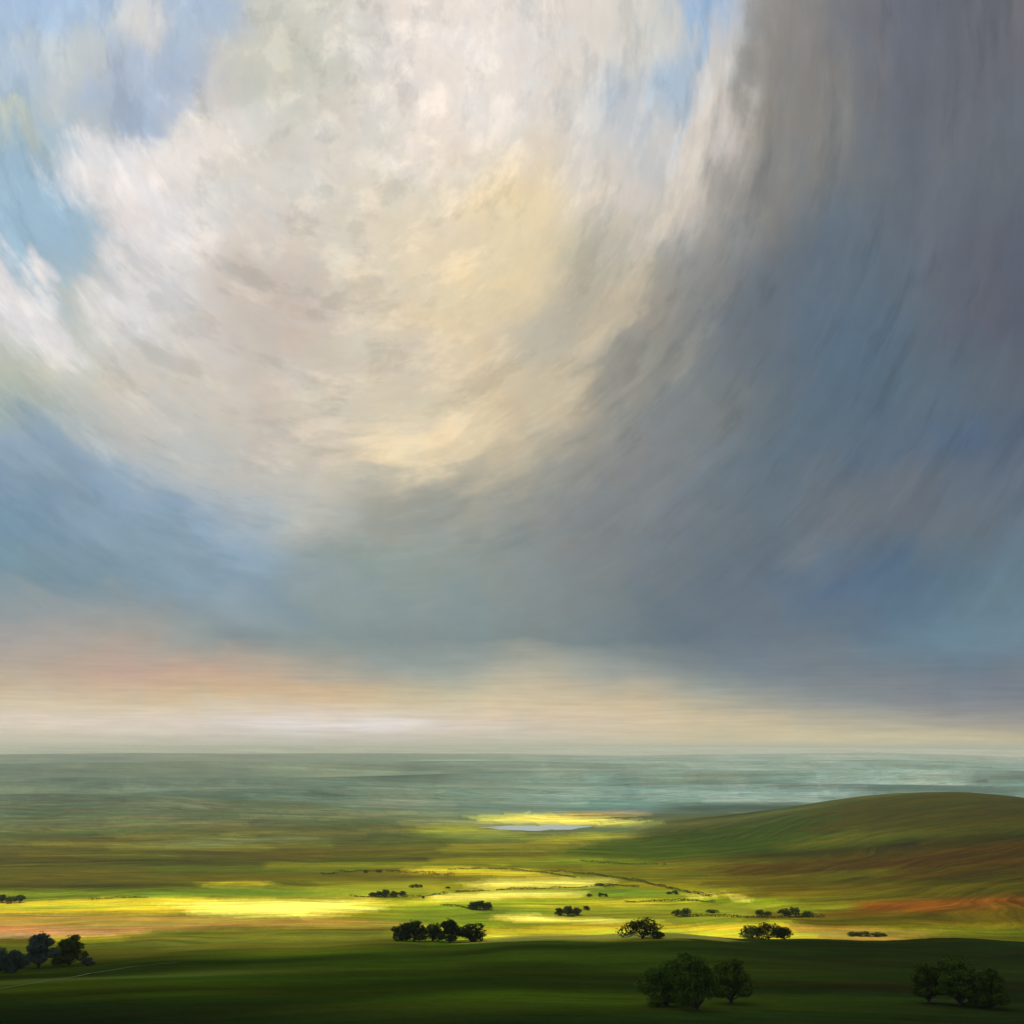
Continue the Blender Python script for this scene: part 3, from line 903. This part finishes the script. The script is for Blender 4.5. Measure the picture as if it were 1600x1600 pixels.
GA = 'trees at the left edge of the near slope'
place_tree('near', 1, 60, 1513, 44, 57, 'tall dark rounded tree, tallest of the group at the left edge', GA)
place_tree('near', 0, 108, 1508, 42, 49, 'lighter green tree just right of the tallest one at the left edge', GA, leaf=M_leaf3)
place_tree('near', 3, 22, 1521, 34, 38, 'low dark tree just left of the tallest one in the left edge group', GA)
place_tree('near', 2, -2, 1524, 34, 42, 'dark tree cut by the left edge of the view', GA)
place_tree('near', 3, 136, 1509, 20, 13, 'small low bush at the right foot of the left edge trees', GA, 'bush')
GB = 'trees standing in a row on the crest of the dark slope'
place_tree('mid', 0, 627, 1470, 34, 27, 'leftmost tree of the long dark crest clump, lower than its neighbour', GB)
place_tree('mid', 1, 647, 1471, 34, 35, 'second tree from the left in the long dark crest clump', GB)
place_tree('mid', 2, 676, 1471, 32, 29, 'low middle tree of the long clump on the crest, bright field showing under its crown', GB)
place_tree('mid', 1, 703, 1473, 32, 39, 'tallest pointed tree of the long dark clump on the crest', GB)
place_tree('mid', 0, 736, 1472, 44, 29, 'rightmost tree of the long clump on the crest, spreading towards the yellow field', GB)
place_tree('mid', 3, 1004, 1467, 62, 31, 'lone dome-shaped tree on the crest in front of the yellow strip')
place_tree('mid', 1, 1030, 1467, 15, 12, 'small bush at the right foot of the lone dome-shaped tree', None, 'bush')
GC_ = 'low trees at the right end of the crest'
place_tree('mid', 2, 1176, 1467, 36, 21, 'left tree of the low clump on the crest at the right, paler green', GC_)
place_tree('mid', 3, 1201, 1468, 44, 26, 'middle and tallest tree of the low clump on the crest at the right', GC_)
place_tree('mid', 2, 1225, 1467, 34, 19, 'right tree of the low clump on the crest at the right', GC_)
GD = 'dark trees low on the near slope right of centre'
place_tree('near', 0, 1042, 1572, 66, 72, 'left tree of the dark trio at the bottom right of centre', GD)
place_tree('near', 2, 1090, 1580, 78, 90, 'middle and darkest tree of the trio at the bottom right of centre', GD)
place_tree('near', 1, 1142, 1568, 62, 74, 'right tree of the trio at the bottom right of centre, with lighter leaves', GD, leaf=M_leaf3)
GE = 'dark trees near the bottom right corner'
place_tree('near', 1, 1452, 1568, 56, 66, 'left tree of the group near the bottom right corner, lighter leaved', GE, leaf=M_leaf3)
place_tree('near', 2, 1500, 1572, 80, 74, 'broad middle tree of the group near the bottom right corner', GE)
place_tree('near', 0, 1549, 1576, 52, 66, 'right tree of the group near the bottom right corner', GE)
# valley
GF = 'small tree clump in the sunlit valley above the long crest clump'
for i, (x, y, w, h, l) in enumerate([
        (739, 1421, 15, 12, 'left tree of the small round clump in the valley, above the long crest clump'),
        (750, 1421, 18, 15, 'middle tree of the small round clump in the valley above the long crest clump'),
        (762, 1421, 14, 12, 'right tree of the small round clump in the valley above the long crest clump')]):
    place_tree('mid', i % 3, x, y, w, h, l, GF)
GG = 'tree clump in the valley left of the lone dome-shaped tree'
for i, (x, y, w, h, l) in enumerate([
        (874, 1430, 13, 12, 'left tree of the dark clump between yellow strips near the lone dome-shaped tree'),
        (887, 1431, 18, 16, 'tallest tree of the dark clump between yellow strips near the lone dome-shaped tree'),
        (901, 1430, 15, 12, 'right tree of the dark clump between yellow strips near the lone dome-shaped tree'),
        (916, 1422, 9, 7, 'tiny tree standing just right of the dark clump between yellow strips')]):
    place_tree('mid', (i + 1) % 3, x, y, w, h, l, GG)
GH = 'wood edge trees above the brightest yellow field'
for i, (x, y, w, h, l) in enumerate([
        (582, 1400, 12, 6, 'leftmost low tree of the row above the right end of the brightest yellow field'),
        (592, 1401, 14, 9, 'second tree from the left in the row above the brightest yellow field'),
        (603, 1401, 16, 12, 'tallest tree of the row above the brightest yellow field'),
        (616, 1401, 15, 9, 'fourth tree from the left in the row above the brightest yellow field'),
        (629, 1400, 11, 8, 'rightmost tree of the row above the brightest yellow field')]):
    place_tree('mid', i % 3, x, y, w, h, l, GH)
GI = 'three little bushes far out above the tree row'
for i, (x, w, h, l) in enumerate([(643, 8, 5, 'left of three little bushes set in the field above the tree row'), (650, 8, 6, 'middle of three little bushes set in the field above the tree row'), (657, 7, 5, 'right of three little bushes set in the field above the tree row')]):
    place_tree('far', i % 3, x, 1387, w, h, l, GI, 'bush')
GJ = 'bushes in the green field behind the dome-shaped tree'
for i, (x, y, w, h, l) in enumerate([
        (1057, 1431, 15, 10, 'left bush of the pair in the green field behind the dome-shaped tree'),
        (1072, 1431, 16, 13, 'right and taller bush of the pair in the green field behind the dome-shaped tree'),
        (1113, 1426, 18, 5, 'flat bush right of the pair in the green field')]):
    place_tree('far', i % 3, x, y, w, h, l, GJ, 'bush')
GK = 'bushes below the foot of the brown hill'
for i, (x, y, w, h, l) in enumerate([
        (1187, 1431, 14, 10, 'leftmost pale bush of the hedge at the foot of the brown hill'),
        (1200, 1431, 12, 7, 'second pale bush from the left at the foot of the brown hill'),
        (1226, 1431, 18, 12, 'third bush at the foot of the brown hill, next to the tallest'),
        (1243, 1432, 20, 15, 'tallest bush at the foot of the brown hill'),
        (1262, 1432, 18, 9, 'rightmost low bush at the foot of the brown hill')]):
    place_tree('far', i % 3, x, y, w, h, l, GK, 'bush')
GL = 'far bushes along the hedges of the sunlit fields'
for i, (x, y, w, h, l) in enumerate([
        (921, 1401, 9, 5, 'low dark bush in the green field above the tiny tree'),
        (938, 1401, 9, 7, 'left of two touching dark bushes in the green field right of centre'),
        (946, 1401, 8, 5, 'right of two touching dark bushes in the green field right of centre'),
        (937, 1384, 16, 4, 'flat bush at the right end of the upper bright yellow field'),
        (1046, 1397, 9, 4, 'left small bush on the hedge leading to the hill'),
        (1055, 1397, 10, 6, 'right small bush on the hedge leading to the hill'),
        (571, 1364, 7, 5, 'small far bush left on the upper hedge of the valley'),
        (593, 1363, 9, 4, 'small far bush right on the upper hedge of the valley'),
        (661, 1404, 5, 4, 'tiny round bush at the left tip of the middle bright yellow strip'),
        (700, 1388, 8, 3, 'tiny bush on the thin line left of the upper bright yellow field')]):
    place_tree('far', i % 3, x, y, w, h, l, GL, 'bush')
GM = 'hazy trees at the far left above the yellow field'
for i, (x, y, w, h, l) in enumerate([
        (3, 1410, 16, 13, 'hazy tree cut by the left edge above the yellow field'),
        (17, 1411, 16, 11, 'middle hazy tree at the far left above the yellow field'),
        (31, 1410, 14, 13, 'right hazy tree of the three at the far left above the yellow field')]):
    place_tree('far', i % 3, x, y, w, h, l, GM)
GN = 'rough dark shrubs at the right end of the crest'
for i, (x, y, w, h, l) in enumerate([
        (1334, 1462, 22, 6, 'left low scrub bush on the crest beneath the orange field'),
        (1352, 1463, 20, 8, 'middle low scrub bush on the crest beneath the orange field'),
        (1372, 1463, 22, 6, 'right low scrub bush on the crest beneath the orange field')]):
    place_tree('far', i % 3, x, y, w, h, l, GN, 'bush')


# ------------------------------------------------------------------ hedges
def hedge(pix, hgt, wid, label, seed):
    rng = np.random.RandomState(seed)
    pts = [at(a, b) for a, b in pix]
    L = [0]
    for i in range(len(pts) - 1):
        L.append(L[-1] + (pts[i + 1] - pts[i]).length)
    n = int(L[-1] * 9)
    s = rng.uniform(0, L[-1], n)
    idx = np.clip(np.searchsorted(L, s) - 1, 0, len(pts) - 2)
    A = np.array([tuple(p) for p in pts])
    La = np.array(L)
    f = ((s - La[idx]) / (La[idx + 1] - La[idx]))[:, None]
    base = A[idx] * (1 - f) + A[idx + 1] * f
    hh = hgt * (1 + 1.3 * fbm(s / 14, s * 0, seed, 3))
    keep = (vnoise(s / 17, s * 0 + 2, seed + 5) > -.38)
    hh = np.clip(hh, .4, None)
    ang = rng.uniform(0, math.pi, n); rr = rng.uniform(.5, 1, n) ** .5
    off = np.stack([np.cos(ang) * rr * wid / 2 + rng.normal(0, .2, n), np.cos(ang) * rr * wid / 2, np.zeros(n)], 1)
    P_ = base + off
    P_[:, 2] = height(P_[:, 0], P_[:, 1]) + np.sin(ang) * rr * hh
    P_ = P_[keep]
    N_ = np.stack([np.cos(ang), np.cos(ang) * .5, np.sin(ang)], 1)[keep]
    V, Fq = leaf_quads(P_, N_ + 1e-3, .5, rng)
    o = link('hedge', mesh_np('hedge', V - np.array(tuple(pts[0])), Fq, M_leaf2, smooth=False))
    o.location = pts[0]
    tag(o, label, 'hedge', 'hedges dividing the fields')


hedge([(862, 1362), (930, 1367), (1000, 1378), (1060, 1392), (1112, 1401)], 2.2, 3, 'long slanting hedge running down right from the valley to the foot of the hill', 1)
hedge([(500, 1367), (560, 1362), (600, 1362), (650, 1365), (710, 1369)], 2.6, 3, 'far hedge along the lower edge of the olive land left of the upper yellow field', 2)
hedge([(548, 1401), (600, 1403), (655, 1402), (720, 1394), (800, 1390), (880, 1388), (960, 1385)], 1.8, 3, 'long thin hedge under the tree row, rising right beneath the upper bright yellow field', 3)
hedge([(975, 1411), (1040, 1408), (1090, 1408), (1118, 1411)], 1.8, 3, 'short hedge along the top of the yellow strip right of centre', 4)
hedge([(940, 1383), (970, 1384), (1002, 1387)], 1.6, 3, 'short hedge at the right tip of the upper bright yellow field', 5)
hedge([(690, 1415), (720, 1417), (738, 1421)], 1.6, 3, 'short dark hedge leading left from the small round clump', 6)
hedge([(1062, 1433), (1110, 1432), (1160, 1434), (1250, 1434), (1290, 1433)], 1.8, 3, 'low hedge along the foot of the brown hill', 7)
hedge([(905, 1346), (960, 1350), (1040, 1352)], 2.0, 3, 'far hedge where the green flank of the hill meets the valley', 8)
hedge([(700, 1360), (760, 1357), (850, 1364), (900, 1372)], 1.6, 3, 'far hedge bordering the upper yellow field', 9)
hedge([(140, 1406), (180, 1404), (230, 1403)], 1.4, 3, 'short thin hedge at the top of the yellow field on the left', 10)

# ------------------------------------------------------------------ unseen clouds added above the frame to shade the land
mc, g, nt = newmat("shade_cloud_body")
bs = nt.nodes.new('ShaderNodeBsdfDiffuse'); bs.inputs[0].default_value = (.8, .8, .8, 1)
om = nt.nodes.new('ShaderNodeOutputMaterial'); nt.links.new(bs.outputs[0], om.inputs[0])
CLOUD_Z = 6000.0


def icos(sub):
    import bmesh
    bm = bmesh.new(); bmesh.ops.create_icosphere(bm, subdivisions=sub, radius=1)
    V = np.array([tuple(v.co) for v in bm.verts]); Fc = np.array([[v.index for v in f.verts] for f in bm.faces]); bm.free()
    return V, Fc


IV, IF = icos(4)


def shade_cloud_obj(puffs, seed):
    """puffs: where their shade lies on the ground (x, y, rx, ry)"""
    Vs, Fs, b = [], [], 0
    k = CLOUD_Z / SUN_DIR.z
    for q, (x, y, rx, ry) in enumerate(puffs):
        d = IV.copy()
        n = fbm(d[:, 0] * 2.3 + seed + q * 3, d[:, 1] * 2.3 + d[:, 2] * 1.7, seed, 4)
        v = d * (1 + .30 * n)[:, None] * np.array([rx, ry, min(rx, ry) * .30])
        v += np.array([x + SUN_DIR.x * k, y + SUN_DIR.y * k, CLOUD_Z])
        Vs.append(v); Fs.append(IF + b); b += len(v)
    o = link('cloud', mesh_np('cloud', np.vstack(Vs), np.vstack(Fs), mc))  # out of view, added only for the shade it casts
    tag(o, kind='stuff')


shade_cloud_obj([(-500, 300, 420, 250), (-120, 320, 460, 270), (350, 380, 430, 345), (750, 420, 430, 360), (0, -250, 900, 450), (150, 560, 260, 200), (560, 620, 300, 190)], 3)

# ------------------------------------------------------------------ haze
HB = 46000.0
hv = [(x, y, z) for z in (-60.0, 215.0) for x, y in ((-HB, -HB), (HB, -HB), (HB, HB), (-HB, HB))]
hf = [(3, 2, 1, 0), (4, 5, 6, 7), (0, 1, 5, 4), (1, 2, 6, 5), (2, 3, 7, 6), (3, 0, 4, 7)]
mh = bpy.data.materials.new("haze"); mh.use_nodes = True
nt = mh.node_tree; nt.nodes.clear()
pv = nt.nodes.new('ShaderNodeVolumePrincipled')
pv.inputs['Color'].default_value = (.78, .84, .74, 1)
pv.inputs['Density'].default_value = 0.000052
pv.inputs['Anisotropy'].default_value = 0.1
om = nt.nodes.new('ShaderNodeOutputMaterial'); nt.links.new(pv.outputs[0], om.inputs['Volume'])
ho = link('haze', mesh_np('haze', hv, hf, mh, smooth=False))
tag(ho, kind='stuff')
